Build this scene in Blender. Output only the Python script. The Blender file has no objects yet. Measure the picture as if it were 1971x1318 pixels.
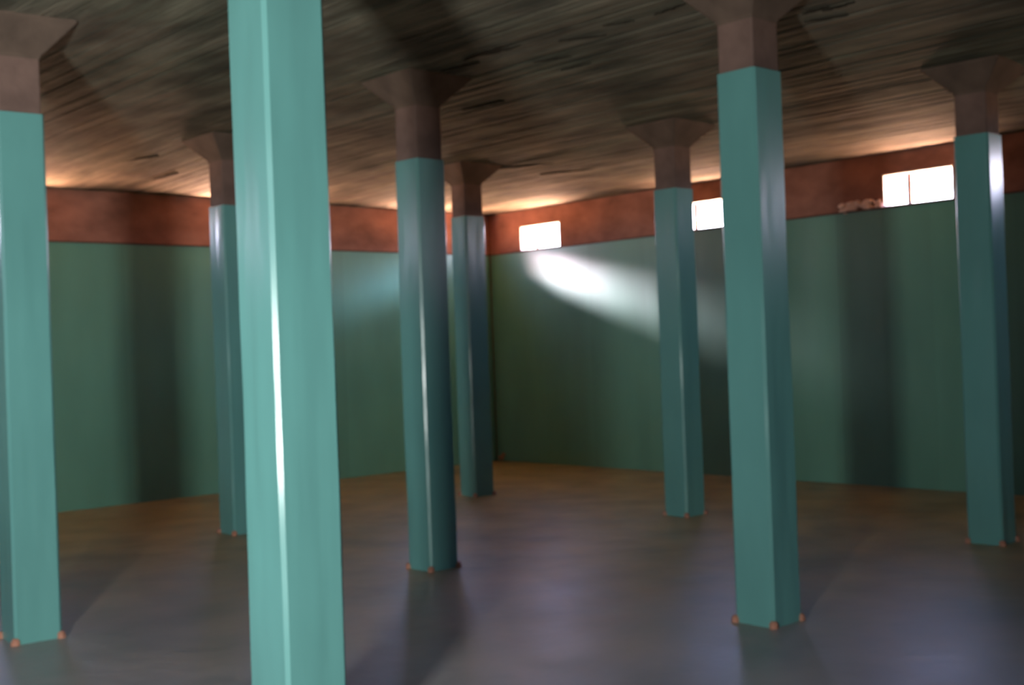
import bpy, math, random
from mathutils import Vector, Matrix, noise
random.seed(7)
C = bpy.context.scene.collection
S = bpy.context.scene

# ------------------------------------------------------------------ camera
CAM = (-9.2636, -10.7026, 1.70); YAW, PITCH, ROLL, FPX = 0.8323, 0.0038, -0.0355, 2345.7
F = Vector((math.cos(YAW), math.sin(YAW), 0)); R = Vector((math.sin(YAW), -math.cos(YAW), 0)); U = Vector((0, 0, 1))
F2 = F*math.cos(PITCH) + U*math.sin(PITCH); U2 = -F*math.sin(PITCH) + U*math.cos(PITCH)
R3 = R*math.cos(ROLL) + U2*math.sin(ROLL); U3 = -R*math.sin(ROLL) + U2*math.cos(ROLL)
cd = bpy.data.cameras.new('camera'); cam = bpy.data.objects.new('camera', cd); C.objects.link(cam)
m = Matrix((R3, U3, -F2)).transposed().to_4x4(); m.translation = Vector(CAM); cam.matrix_world = m
cd.sensor_width = 36; cd.lens = FPX/1971*36; cd.clip_start = 0.05; cd.clip_end = 200
cd.dof.use_dof = True; cd.dof.focus_distance = 0.6; cd.dof.aperture_fstop = 24   # the photograph is out of focus throughout
S.camera = cam

# ------------------------------------------------------------------ exposure, world, lights
S.view_settings.view_transform = 'Standard'; S.view_settings.look = 'None'
S.view_settings.exposure = 0.88; S.view_settings.gamma = 1; S.view_settings.use_curve_mapping = False
S.cycles.max_bounces = 8; S.cycles.diffuse_bounces = 6; S.cycles.glossy_bounces = 4
S.cycles.sample_clamp_indirect = 4.0; S.cycles.caustics_reflective = False; S.cycles.caustics_refractive = False
S.cycles.use_denoising = True

XR, YL = 2.9445, 3.1313          # inner faces of the right and the left wall
XB, YB = -16.4, -16.2            # the two walls behind the camera
T = 0.15                          # wall thickness
ZLIN, ZWT, ZC = 3.10, 3.47, 3.70  # liner top, window head, ceiling at the wall
SKY = 19.0

w = bpy.data.worlds.new('world'); S.world = w; w.use_nodes = True
n = w.node_tree.nodes; l = w.node_tree.links; n.clear()
tc = n.new('ShaderNodeTexCoord'); sp = n.new('ShaderNodeSeparateXYZ'); cr = n.new('ShaderNodeValToRGB')
bg = n.new('ShaderNodeBackground'); wo = n.new('ShaderNodeOutputWorld'); mr = n.new('ShaderNodeMapRange')
mr.inputs['From Min'].default_value = -1; mr.inputs['From Max'].default_value = 1
l.new(tc.outputs['Generated'], sp.inputs[0]); l.new(sp.outputs['Z'], mr.inputs['Value']); l.new(mr.outputs[0], cr.inputs[0])
e = cr.color_ramp.elements
e[0].position = 0.0; e[0].color = (.62, .36, .20, 1)
e[1].position = 1.0; e[1].color = (.22, .38, .95, 1)
for p_, c_ in ((0.485, (.85, .52, .30, 1)), (0.505, (.95, .92, 1.05, 1)), (0.66, (.42, .55, 1.1, 1))):
    k = e.new(p_); k.color = c_
l.new(cr.outputs[0], bg.inputs['Color']); bg.inputs['Strength'].default_value = SKY
l.new(bg.outputs[0], wo.inputs[0])

def area(name, loc, direc, sx, sy, power, col, spread=180, portal=False):
    d = bpy.data.lights.new(name, 'AREA'); d.shape = 'RECTANGLE'; d.size = sx; d.size_y = sy
    d.energy = power; d.color = col; d.spread = math.radians(spread)
    if portal: d.cycles.is_portal = True
    o = bpy.data.objects.new(name, d); C.objects.link(o); o.location = loc
    o.rotation_euler = Vector(direc).to_track_quat('-Z', 'Y').to_euler(); return o

# sun glancing in through the window next to the far corner, and skylight through its neighbour
def beam(name, wall, tw, tanw, drop, dist, power, col, sx, sy):
    # wall 'L' : enters the left wall at tw from the corner and lands on the right wall; 'R' the other way round
    c = Vector((XR - tw, YL, 3.28)) if wall == 'L' else Vector((XR, YL - tw, 3.28))
    d = Vector((1, -tanw, -drop*tanw)) if wall == 'L' else Vector((-tanw, 1, -drop*tanw))
    d.normalize()
    return area(name, c - d*dist, d, sx, sy, power, col, 40)
beam('sun_shaft', 'L', 1.27, 1.65, 0.35, 4.0, 210, (1, .70, .90), 2.7, .42)
beam('sky_shaft', 'R', 1.10, 1.9, 0.31, 4.0, 30, (.45, .65, 1), 2.2, .8)
# unseen low light beside the camera, placed from the columns' cast shadows
hp = Vector(CAM) - 1.62*R - 0.45*F
area('unseen_side_light', (hp.x, hp.y, 1.25), F*1.0 - R*0.20 + U*0.12, .36, .36, 130, (.96, 1, .98), 115)

# ------------------------------------------------------------------ materials
def mat(name, base, rough=.8, spec=.5, var=0.15, vscale=2.0, stretch=(1, 1, 1), bump=0.0, bscale=20, bstretch=None, var_col=None, object_var=0.0, coat=0):
    m = bpy.data.materials.new(name); m.use_nodes = True; t = m.node_tree; N = t.nodes; L = t.links
    b = N['Principled BSDF']; b.inputs['Roughness'].default_value = rough; b.inputs['Specular IOR Level'].default_value = spec
    b.inputs['Coat Weight'].default_value = coat; b.inputs['Coat Roughness'].default_value = .2
    co = N.new('ShaderNodeTexCoord'); mp = N.new('ShaderNodeMapping'); mp.inputs['Scale'].default_value = stretch
    L.new(co.outputs['Object'], mp.inputs[0])
    nz = N.new('ShaderNodeTexNoise'); nz.inputs['Scale'].default_value = vscale; nz.inputs['Detail'].default_value = 5
    L.new(mp.outputs[0], nz.inputs['Vector'])
    rp = N.new('ShaderNodeValToRGB'); el = rp.color_ramp.elements
    lo = var_col or tuple(c*(1-var) for c in base); hi = tuple(min(1, c*(1+var)) for c in base)
    el[0].position = .32; el[0].color = (*lo, 1); el[1].position = .68; el[1].color = (*hi, 1)
    L.new(nz.outputs['Fac'], rp.inputs[0]); out = rp.outputs[0]
    if object_var:
        oi = N.new('ShaderNodeObjectInfo'); mm = N.new('ShaderNodeMapRange')
        mm.inputs['To Min'].default_value = 1-object_var; mm.inputs['To Max'].default_value = 1+object_var
        hs = N.new('ShaderNodeHueSaturation'); L.new(oi.outputs['Random'], mm.inputs['Value']); L.new(mm.outputs[0], hs.inputs['Value'])
        L.new(out, hs.inputs['Color']); out = hs.outputs[0]
    L.new(out, b.inputs['Base Color'])
    if bump:
        mp2 = N.new('ShaderNodeMapping'); mp2.inputs['Scale'].default_value = bstretch or stretch; L.new(co.outputs['Object'], mp2.inputs[0])
        n2 = N.new('ShaderNodeTexNoise'); n2.inputs['Scale'].default_value = bscale; n2.inputs['Detail'].default_value = 4
        L.new(mp2.outputs[0], n2.inputs['Vector'])
        bp = N.new('ShaderNodeBump'); bp.inputs['Strength'].default_value = 1; bp.inputs['Distance'].default_value = bump
        L.new(n2.outputs['Fac'], bp.inputs['Height']); L.new(bp.outputs[0], b.inputs['Normal'])
    return m

M = {}
M['wrap'] = mat('teal_vinyl_wrap', (.115, .295, .275), .27, .55, .10, 1.2, (1, 1, .5), .0025, 9, (1, 1, .12), coat=.0)
M['liner'] = mat('teal_liner_sheet', (.122, .285, .205), .36, .5, .14, 1.1, (1, 1, .35), .003, 5, (1, 1, .08), object_var=.10)
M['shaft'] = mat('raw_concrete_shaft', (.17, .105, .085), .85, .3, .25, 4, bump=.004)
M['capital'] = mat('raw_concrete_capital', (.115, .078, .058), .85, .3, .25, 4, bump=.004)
M['band'] = mat('terracotta_ring_concrete', (.30, .125, .085), .85, .3, .3, 2.2, (1, 1, 1.6), .006, 14)
M['clip'] = mat('terracotta_clip', (.40, .18, .12), .7, .3)
M['batten'] = mat('rusty_batten', (.12, .05, .03), .7, .4)
M['frame'] = mat('white_painted_frame', (.75, .72, .68), .5)
M['plaster'] = mat('pale_plaster', (.85, .55, .42), .9)
M['gap'] = mat('dark_gap', (.03, .025, .018), .95, .1)
M['outer'] = mat('outer_render', (.6, .55, .5), .9)

# ceiling: board marks running along the y direction
def ceiling_mat():
    m = bpy.data.materials.new('board_formed_concrete'); m.use_nodes = True; N = m.node_tree.nodes; L = m.node_tree.links
    b = N['Principled BSDF']; b.inputs['Roughness'].default_value = .85; b.inputs['Specular IOR Level'].default_value = .25
    co = N.new('ShaderNodeTexCoord')
    def nz(sc, st, det=5):
        mp = N.new('ShaderNodeMapping'); mp.inputs['Scale'].default_value = st; L.new(co.outputs['Object'], mp.inputs[0])
        q = N.new('ShaderNodeTexNoise'); q.inputs['Scale'].default_value = sc; q.inputs['Detail'].default_value = det
        L.new(mp.outputs[0], q.inputs['Vector']); return q.outputs['Fac']
    a = nz(5, (1, .12, 1)); g = nz(.7, (1, 1, 1)); s = nz(16, (1, .15, 1), 6)
    r1 = N.new('ShaderNodeValToRGB'); e = r1.color_ramp.elements
    e[0].position = .30; e[0].color = (.085, .083, .062, 1); e[1].position = .66; e[1].color = (.245, .22, .17, 1); L.new(a, r1.inputs[0])
    r2 = N.new('ShaderNodeValToRGB'); e = r2.color_ramp.elements
    e[0].position = .35; e[0].color = (.75, .80, .74, 1); e[1].position = .65; e[1].color = (1, .93, .90, 1); L.new(g, r2.inputs[0])
    mx = N.new('ShaderNodeMix'); mx.data_type = 'RGBA'; mx.blend_type = 'MULTIPLY'; mx.inputs[0].default_value = 1
    pt = nz(2.6, (1, .45, 1), 7); r3 = N.new('ShaderNodeValToRGB'); e = r3.color_ramp.elements
    e[0].position = .36; e[0].color = (.50, .50, .50, 1); e[1].position = .60; e[1].color = (1.12, 1.1, 1.08, 1); L.new(pt, r3.inputs[0])
    m3 = N.new('ShaderNodeMix'); m3.data_type = 'RGBA'; m3.blend_type = 'MULTIPLY'; m3.inputs[0].default_value = 1
    L.new(r1.outputs[0], mx.inputs[6]); L.new(r2.outputs[0], mx.inputs[7]); L.new(mx.outputs[2], m3.inputs[6]); L.new(r3.outputs[0], m3.inputs[7]); L.new(m3.outputs[2], b.inputs['Base Color'])
    ad = N.new('ShaderNodeMath'); ad.operation = 'ADD'; L.new(a, ad.inputs[0]); L.new(s, ad.inputs[1])
    bp = N.new('ShaderNodeBump'); bp.inputs['Distance'].default_value = .02; L.new(ad.outputs[0], bp.inputs['Height']); L.new(bp.outputs[0], b.inputs['Normal'])
    return m
M['ceiling'] = ceiling_mat()

# floor: smooth grey screed, orange bounced light painted in towards the far corner
def floor_mat():
    m = bpy.data.materials.new('bounce_tinted_screed'); m.use_nodes = True; N = m.node_tree.nodes; L = m.node_tree.links
    b = N['Principled BSDF']; b.inputs['Specular IOR Level'].default_value = .45
    co = N.new('ShaderNodeTexCoord'); sp = N.new('ShaderNodeSeparateXYZ'); L.new(co.outputs['Object'], sp.inputs[0])
    def nz(sc, det=5, st=(1, 1, 1)):
        mp = N.new('ShaderNodeMapping'); mp.inputs['Scale'].default_value = st; L.new(co.outputs['Object'], mp.inputs[0])
        q = N.new('ShaderNodeTexNoise'); q.inputs['Scale'].default_value = sc; q.inputs['Detail'].default_value = det
        L.new(mp.outputs[0], q.inputs['Vector']); return q.outputs['Fac']
    # the painted bounce tint grows where x+y is large (the far corner)
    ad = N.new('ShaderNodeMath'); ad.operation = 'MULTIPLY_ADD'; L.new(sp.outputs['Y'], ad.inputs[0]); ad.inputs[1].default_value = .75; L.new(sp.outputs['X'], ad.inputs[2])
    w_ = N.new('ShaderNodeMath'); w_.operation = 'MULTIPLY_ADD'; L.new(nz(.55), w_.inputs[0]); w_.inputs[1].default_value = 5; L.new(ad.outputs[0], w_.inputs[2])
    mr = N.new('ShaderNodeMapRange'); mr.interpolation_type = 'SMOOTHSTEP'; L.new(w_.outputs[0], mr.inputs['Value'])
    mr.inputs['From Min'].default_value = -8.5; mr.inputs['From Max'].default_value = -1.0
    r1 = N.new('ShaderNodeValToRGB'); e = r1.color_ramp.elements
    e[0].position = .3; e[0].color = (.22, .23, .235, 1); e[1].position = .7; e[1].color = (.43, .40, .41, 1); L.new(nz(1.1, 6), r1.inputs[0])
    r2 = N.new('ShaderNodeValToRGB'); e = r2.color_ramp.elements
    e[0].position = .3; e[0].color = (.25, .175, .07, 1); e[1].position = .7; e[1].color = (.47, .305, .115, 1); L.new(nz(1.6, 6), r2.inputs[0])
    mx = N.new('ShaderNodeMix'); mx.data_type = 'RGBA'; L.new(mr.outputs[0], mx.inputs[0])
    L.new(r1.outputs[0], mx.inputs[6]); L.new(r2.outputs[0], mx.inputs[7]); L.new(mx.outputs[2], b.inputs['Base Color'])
    rr = N.new('ShaderNodeMapRange'); L.new(nz(2.2), rr.inputs['Value']); rr.inputs['To Min'].default_value = .28; rr.inputs['To Max'].default_value = .50
    L.new(rr.outputs[0], b.inputs['Roughness'])
    bp = N.new('ShaderNodeBump'); bp.inputs['Distance'].default_value = .006; L.new(nz(6), bp.inputs['Height']); L.new(bp.outputs[0], b.inputs['Normal'])
    return m
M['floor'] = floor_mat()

def glass_mat():
    m = bpy.data.materials.new('dusty_pane'); m.use_nodes = True; N = m.node_tree.nodes; L = m.node_tree.links
    o = N['Material Output']; N.remove(N['Principled BSDF'])
    t = N.new('ShaderNodeBsdfTransparent'); t.inputs[0].default_value = (.93, .86, .82, 1)
    g = N.new('ShaderNodeBsdfGlossy'); g.inputs['Roughness'].default_value = .05
    mx = N.new('ShaderNodeMixShader'); mx.inputs[0].default_value = .08
    L.new(t.outputs[0], mx.inputs[1]); L.new(g.outputs[0], mx.inputs[2]); L.new(mx.outputs[0], o.inputs[0]); return m
M['glass'] = glass_mat()

# ------------------------------------------------------------------ mesh helpers
class MB:
    def __init__(s): s.v = []; s.f = []; s.fm = []
    def quad(s, a, b, c, d, mi=0):
        i = len(s.v); s.v += [a, b, c, d]; s.f.append((i, i+1, i+2, i+3)); s.fm.append(mi)
    def box(s, x0, x1, y0, y1, z0, z1, mi=0):
        i = len(s.v); s.v += [(x, y, z) for z in (z0, z1) for (x, y) in ((x0, y0), (x1, y0), (x1, y1), (x0, y1))]
        for q in ((3, 2, 1, 0), (4, 5, 6, 7), (0, 1, 5, 4), (1, 2, 6, 5), (2, 3, 7, 6), (3, 0, 4, 7)):
            s.f.append(tuple(i+k for k in q)); s.fm.append(mi)
    def rings(s, rings, cap0=True, cap1=True, mi=0):
        i = len(s.v); k = len(rings[0])
        for r in rings: s.v += r
        for a in range(len(rings)-1):
            for b in range(k):
                s.f.append((i+a*k+b, i+a*k+(b+1) % k, i+(a+1)*k+(b+1) % k, i+(a+1)*k+b)); s.fm.append(mi)
        if cap0: s.f.append(tuple(i+b for b in reversed(range(k)))); s.fm.append(mi)
        if cap1: s.f.append(tuple(i+(len(rings)-1)*k+b for b in range(k))); s.fm.append(mi)
    def mesh(s, name, mats):
        me = bpy.data.meshes.new(name); me.from_pydata([tuple(v) for v in s.v], [], s.f)
        for mm in (mats if isinstance(mats, (list, tuple)) else [mats]): me.materials.append(mm)
        for p, mi in zip(me.polygons, s.fm): p.material_index = mi
        me.update(); return me
    def build(s, name, mats, parent=None, smooth=False, bevel=0):
        me = s.mesh(name, mats); o = bpy.data.objects.new(name, me); C.objects.link(o)
        if smooth:
            me.polygons.foreach_set('use_smooth', [True]*len(me.polygons))
        if bevel:
            md = o.modifiers.new('bevel', 'BEVEL'); md.width = bevel; md.segments = 2
        if parent: o.parent = parent
        return o
def structure(o): o['kind'] = 'structure'; return o

def rounded_square(h, r, z, seg=4, side=10):
    pts = []
    for q in range(4):
        a0 = q*math.pi/2
        for k in range(seg+1):
            a = a0 + k/seg*math.pi/2
            cx = (h-r)*(1 if q in (0, 3) else -1); cy = (h-r)*(1 if q in (0, 1) else -1)
            pts.append(Vector((cx + r*math.cos(a), cy + r*math.sin(a), z)))
        # straight run to the next corner
        nq = (q+1) % 4; cx = (h-r)*(1 if nq in (0, 3) else -1); cy = (h-r)*(1 if nq in (0, 1) else -1)
        a = (q+1)*math.pi/2; end = Vector((cx + r*math.cos(a), cy + r*math.sin(a), z)); st = pts[-1]
        for k in range(1, side): pts.append(st.lerp(end, k/side))
    return pts

# ------------------------------------------------------------------ the setting
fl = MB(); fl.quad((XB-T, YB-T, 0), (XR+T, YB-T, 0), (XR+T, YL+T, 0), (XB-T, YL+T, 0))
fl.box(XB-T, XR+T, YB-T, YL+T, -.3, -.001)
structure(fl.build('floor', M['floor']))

def ceil_z(x, y):
    d = min(XR-x, YL-y, x-XB, y-YB); return ZC + .11*max(0, min(1, d/3.0))
cl = MB(); nb = int((XR-XB+2*T)/.145); ys = [YB-T + k*(YL-YB+2*T)/40 for k in range(41)]
for i in range(nb):
    x0 = XB-T + i*(XR-XB+2*T)/nb; x1 = XB-T + (i+1)*(XR-XB+2*T)/nb
    dz = random.uniform(0, .005); tl = random.uniform(-.003, .003)
    for k in range(40):
        a, b = ys[k], ys[k+1]
        cl.quad((x0, a, ceil_z(x0, a)+dz+tl), (x0, b, ceil_z(x0, b)+dz+tl), (x1, b, ceil_z(x1, b)+dz-tl), (x1, a, ceil_z(x1, a)+dz-tl))
    # step between neighbouring boards
    for k in range(40):
        a, b = ys[k], ys[k+1]; za, zb = ceil_z(x0, a), ceil_z(x0, b)
        cl.quad((x0, a, za-.001), (x0, b, zb-.001), (x0, b, zb+.03), (x0, a, za+.03))
cl.box(XB-T, XR+T, YB-T, YL+T, 3.86, 4.06)
ceiling = structure(cl.build('ceiling', M['ceiling']))

WL = [1.27, 4.20, 7.50, 11.2, 14.9]      # window centres on the left wall, distance from the far corner
WR = [1.10, 4.06, 7.05, 10.4, 13.7, 17.0]      # on the right wall
WF = [7.5, 11.2, 14.9]
HW = .42
def wall_mesh(along, cents, fix, sgn, start, end, direction):
    """wall with openings; along = axis the wall runs in; fix = inner face; sgn = outward"""
    mb = MB(); f0, f1 = sorted((fix, fix + sgn*T))
    def bx(a0, a1, z0, z1, mi):
        a0, a1 = sorted((a0, a1))
        if along == 'x': mb.box(a0, a1, f0, f1, z0, z1, mi)
        else: mb.box(f0, f1, a0, a1, z0, z1, mi)
    bx(start, end, -.3, ZLIN-.02, 0); bx(start, end, ZWT, 3.86, 0)
    cur = start
    for c in cents:
        a0 = direction(c-HW); a1 = direction(c+HW)
        bx(cur, a0, ZLIN-.02, ZWT, 0); cur = a1
    bx(cur, end, ZLIN-.02, ZWT, 0)
    return mb
dL = lambda t: XR - t; dR = lambda t: YL - t
walls = {}
walls['left'] = structure(wall_mesh('x', WL, YL, 1, XR+T, XB-T, dL).build('wall_left', M['band']))
walls['right'] = structure(wall_mesh('y', WR, XR, 1, YL, YB, dR).build('wall_right', M['band']))
walls['front'] = structure(wall_mesh('x', [], YB, -1, XR+T, XB-T, dL).build('wall_front', M['band']))
walls['back'] = structure(wall_mesh('y', WF, XB, -1, YL, YB, dR).build('wall_back', M['band']))

# liner sheets: each a slightly rippled strip, top fixed under a batten
def liner_sheets(wall, along, fix, sgn, length, edges=None):
    t = .004; i = 0
    if edges is None:
        edges = [.004]
        while edges[-1] < length-1.2: edges.append(edges[-1] + random.choice((.86, .95, 1.05, .78)))
        edges.append(length)
    for a, b in zip(edges, edges[1:]):
        nx, nz = max(4, int((b-a)/.06)), 14
        seed = 3.3 + fix; base = .006 + .0012*(i % 2); mb = MB(); idx = {}
        for k in range(nz+1):
            z = .0 + (ZLIN)*k/nz
            for j in range(nx+1):
                s = a + (b-a)*j/nx + (.02*(j == nx))
                rp = .006*noise.noise(Vector((s*2.2+seed, z*.25, seed))) + .002*noise.noise(Vector((s*7, z*.5, seed+9)))
                d = base + .012 + rp*min(1, (ZLIN-z)*2+.2)
                p = fix - sgn*d
                P = (XR-s, p, z) if along == 'x' else (p, YL-s, z)
                idx[(j, k)] = len(mb.v); mb.v.append(P)
        flip = (along == 'x') == (sgn > 0)
        for k in range(nz):
            for j in range(nx):
                q = (idx[(j, k)], idx[(j+1, k)], idx[(j+1, k+1)], idx[(j, k+1)])
                mb.f.append(q if flip else q[::-1]); mb.fm.append(0)
        o = mb.build('liner_sheet', M['liner'], wall, smooth=True)
        i += 1
eL = [.03, .95, 1.8, 2.7, 3.55, 4.25, 5.0, 5.83, 6.75, 7.7, 8.6, 9.6, 10.6, 11.6, 12.6, 13.6, 14.6, 15.6, 16.6, 17.6, 18.5, 19.33]
eR = [.03, 1.1, 2.05, 3.1, 4.0, 4.55, 5.2, 6.03, 6.6, 7.2, 8.1, 9.0, 10., 11., 12., 13., 14., 15., 16., 17., 18., 19.31]
liner_sheets(walls['left'], 'x', YL, 1, XR-XB, eL)
liner_sheets(walls['right'], 'y', XR, 1, YL-YB, eR)
liner_sheets(walls['front'], 'x', YB, -1, XR-XB)
liner_sheets(walls['back'], 'y', XB, -1, YL-YB)

# battens along the top edge of the liner
tr = MB(); tr.box(XB, XR, YL-.034, YL, ZLIN-.012, ZLIN+.006)
structure(tr.build('trim_1', M['batten'], bevel=.003))
tr = MB(); tr.box(XR-.034, XR, YB, YL-.034, ZLIN-.012, ZLIN+.006)
structure(tr.build('trim_2', M['batten'], bevel=.003))

# windows: frame, mullion and one dusty pane in the left half, the other half stands open
def window(i, along, fix, sgn, c, glow):
    name = 'window_%d' % i
    root = bpy.data.objects.new(name, None); C.objects.link(root); structure(root)
    mid = fix + sgn*T*.5
    root.location = ((XR-c, mid, ZLIN) if along == 'x' else (mid, YL-c, ZLIN))
    H = ZWT-ZLIN
    def bx(mb, s0, s1, d0, d1, z0, z1):
        if along == 'x': mb.box(-s1, -s0, d0, d1, z0, z1)
        else: mb.box(d0, d1, -s1, -s0, z0, z1)
    f = MB(); t = .018; D = T*.5+.002
    bx(f, -HW, HW, -D, D, 0, t); bx(f, -HW, HW, -D, D, H-t, H)
    bx(f, -HW, -HW+t, -D, D, t, H-t); bx(f, HW-t, HW, -D, D, t, H-t)
    f.build('window_frame', M['frame'], root, bevel=.004)
    g = MB(); bx(g, -.155, -.112, -.014, .014, t, H-t); g.build('mullion', M['batten'], root)
    side = -1 if along == 'y' else 1
    g = MB(); bx(g, -HW+t, -.155, -.002, .002, t, H-t); g.build('pane', M['glass'], root)
    if glow:   # added warm lamp, stands in for sunlight bounced up off the outer sill
        sl = ((XR-c, fix+sgn*T*.85, ZLIN+.03) if along == 'x' else (fix+sgn*T*.85, YL-c, ZLIN+.03))
        a_ = area('sill_fill_lamp', sl, (0, 0, 1), .6 if along == 'x' else .06, .06 if along == 'x' else .6, glow, (1, .52, .34), 180)
        a_.rotation_euler = (math.pi, 0, 0)
    # portal so that the daylight through the opening is sampled well
    loc = (XR-c, fix+sgn*(T*.5+.05), ZLIN+H/2) if along == 'x' else (fix+sgn*(T*.5+.05), YL-c, ZLIN+H/2)
    direc = (0, -sgn, 0) if along == 'x' else (-sgn, 0, 0)
    area('daylight_portal', loc, direc, 2*HW, H, 1, (1, 1, 1), portal=True)
wi = 1
for along, fix, sgn, cents in (('y', XR, 1, WR), ('x', YL, 1, WL), ('y', XB, -1, WF)):
    for q_, c in enumerate(cents):
        window(wi, along, fix, sgn, c, (110, 190, 190, 0, 0)[q_] if (along == 'x' and sgn > 0) else (90, 50, 45, 0, 0, 0)[q_] if (along == 'y' and sgn > 0) else 0); wi += 1

# crumbled plaster beside the rightmost window, a rusty patch in the corner at the floor
def lumps(name, pts, material, parent):
    mb = MB()
    for (x, y, z, r) in pts:
        rg = []
        for k in range(5):
            ph = -math.pi/2 + math.pi*(k+.5)/5
            rg.append([(x + r*math.cos(ph)*math.cos(a)*random.uniform(.8, 1.1)*.5, y + r*math.cos(ph)*math.sin(a)*random.uniform(.8, 1.2), z + r*.6*math.sin(ph)) for a in [q*math.pi/4 for q in range(8)]])
        mb.rings(rg)
    return mb.build(name, material, parent, smooth=True)
pl = lumps('plaster_crumb', [(XR-.01, YL-random.uniform(6.1, 6.6), ZLIN+.01+random.uniform(0, .09), random.uniform(.025, .06)) for k in range(30)], M['plaster'], walls['right'])
pl['kind'] = 'stuff'
lumps('silt_lump', [(XR-.06, YL-.16, .05, .06), (XR-.05, YL-.20, .10, .04)], M['clip'], walls['right'])

# ragged gaps left by the shuttering boards
def gash(x, y, ln, wd, ang=0.0):
    mb = MB(); k = 9; up = []; dn = []
    for j in range(k+1):
        s = (j/k-.5)*ln; ww = wd*math.sin(math.pi*(j+.3)/(k+.6))*random.uniform(.6, 1.2)
        cx = x + s*math.sin(ang) + random.uniform(-.01, .01); cy = y + s*math.cos(ang)
        up.append((cx+ww, cy)); dn.append((cx-ww, cy))
    for j in range(k):
        z = ceil_z(x, y) - .0075
        a, b, c, d = up[j], up[j+1], dn[j+1], dn[j]
        mb.quad((*d, z), (*c, z), (*b, z), (*a, z)); 
        mb.quad((*a, z), (*b, z), (*b, z+.02), (*a, z+.02)); mb.quad((*c, z), (*d, z), (*d, z+.02), (*c, z+.02))
    mb.build('board_gap', M['gap'], ceiling)
def ceil_pt(px, py):
    zz = 3.80; v = F2 + R3*((px-985.5)/FPX) + U3*((659-py)/FPX); k = (zz-CAM[2])/v.z
    return CAM[0]+v.x*k, CAM[1]+v.y*k
for (px, py, ln, wd) in ((935, 103, .55, .035), (968, 98, .35, .02), (1120, 75, .35, .022), (1062, 116, .3, .015), (885, 130, .4, .02), (1590, 38, .30, .022),
                         (1615, 15, .25, .016), (1570, 22, .2, .02), (1290, 20, .3, .014), (1190, 47, .22, .016), (1108, 130, .3, .014), (930, 205, .5, .02), (1010, 318, .7, .025), (1090, 325, .7, .025), (270, 300, .5, .02), (315, 330, .6, .02)):
    x, y = ceil_pt(px, py); gash(x, y, ln, wd, random.uniform(-.5, .1))

# ------------------------------------------------------------------ columns
S_W = .2825/2
def column(x, y, hwrap, rot, label, seed):
    root = bpy.data.objects.new('column', None); C.objects.link(root)
    root.location = (x, y, 0); root.rotation_euler = (0, 0, math.radians(rot))
    root['kind'] = 'thing'; root['label'] = label; root['category'] = 'column'; root['group'] = 'columns in teal vinyl wrap'
    # vinyl wrap with vertical ripples
    rg = []
    nz = 64
    for k in range(nz+1):
        z = hwrap*k/nz; ring = []
        for p in rounded_square(S_W, .016, z, 1):
            nrm = Vector((p.x, p.y, 0)); 
            f = .0045*noise.noise(Vector((p.x*9+seed, p.y*9, z*.9))) + .0025*noise.noise(Vector((p.x*26, p.y*26+seed, z*2.6+p.x*6)))
            big = .004*noise.noise(Vector((seed*3, 1.7, z*.7)))
            nrm.normalize(); q = p + nrm*(f*min(1, (hwrap-z)*5+.15)); q.x += big; ring.append(q)
        rg.append(ring)
    wb = MB(); wb.rings(rg, True, True); wr = wb.build('wrap', M['wrap'], root, smooth=True); wr.data.set_sharp_from_angle(angle=math.radians(28))
    # concrete shaft above the wrap and flared capital
    hs = .128; zc = 3.59; zt = ceil_z(x, y) + .02
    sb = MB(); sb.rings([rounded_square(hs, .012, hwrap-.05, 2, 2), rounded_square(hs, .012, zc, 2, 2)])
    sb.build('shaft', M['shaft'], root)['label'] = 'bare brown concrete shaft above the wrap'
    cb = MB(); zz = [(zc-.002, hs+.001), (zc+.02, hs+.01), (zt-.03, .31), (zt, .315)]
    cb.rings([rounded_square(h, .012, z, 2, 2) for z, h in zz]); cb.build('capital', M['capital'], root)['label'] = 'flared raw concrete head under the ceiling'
    # terracotta clips at the four foot corners
    for k in range(4):
        a = math.pi/4 + k*math.pi/2; r = (S_W-.004)*math.sqrt(2)
        c = MB(); rings_ = []
        for (z, w_) in ((0, .027), (.027, .026), (.042, .015)):
            rings_.append([(w_*math.cos(b)*random.uniform(.85, 1.1), w_*math.sin(b)*random.uniform(.85, 1.1), z) for b in [q*math.pi/4 for q in range(8)]])
        c.rings(rings_); o = c.build('corner_clip', M['clip'], root, smooth=False); o.location = (r*math.cos(a), r*math.sin(a), .0)
    return root
column(-6.618, -6.447, 3.24, -.2, 'nearest and widest teal wrapped column, cut off by top and bottom of the photo', 1.3)
column(-3.232, -6.278, 3.295, .1, 'second nearest teal wrapped column, standing in front of the middle window of the right wall', 5.1)
column(-6.414, -3.041, 3.246, -3.6, 'teal wrapped column at the far left edge of the photo', 9.7)
column(-3.344, -3.197, 3.179, 1.0, 'teal wrapped column just right of the nearest one, overlapping the thin column at the corner', 14.2)
column(.138, -6.018, 3.26, 3.9, 'dark teal wrapped column at the right edge beside the two part window', 21.9)
column(-.014, -2.97, 3.183, -.2, 'slim teal wrapped column at the left edge of the middle right-wall window', 28.4)
column(-3.301, -.136, 3.157, .5, 'teal wrapped column mostly hidden behind the left side of the nearest column', 33.8)
column(-.087, .071, 3.224, -2.0, 'smallest and farthest teal wrapped column, standing before the room corner', 41.5)
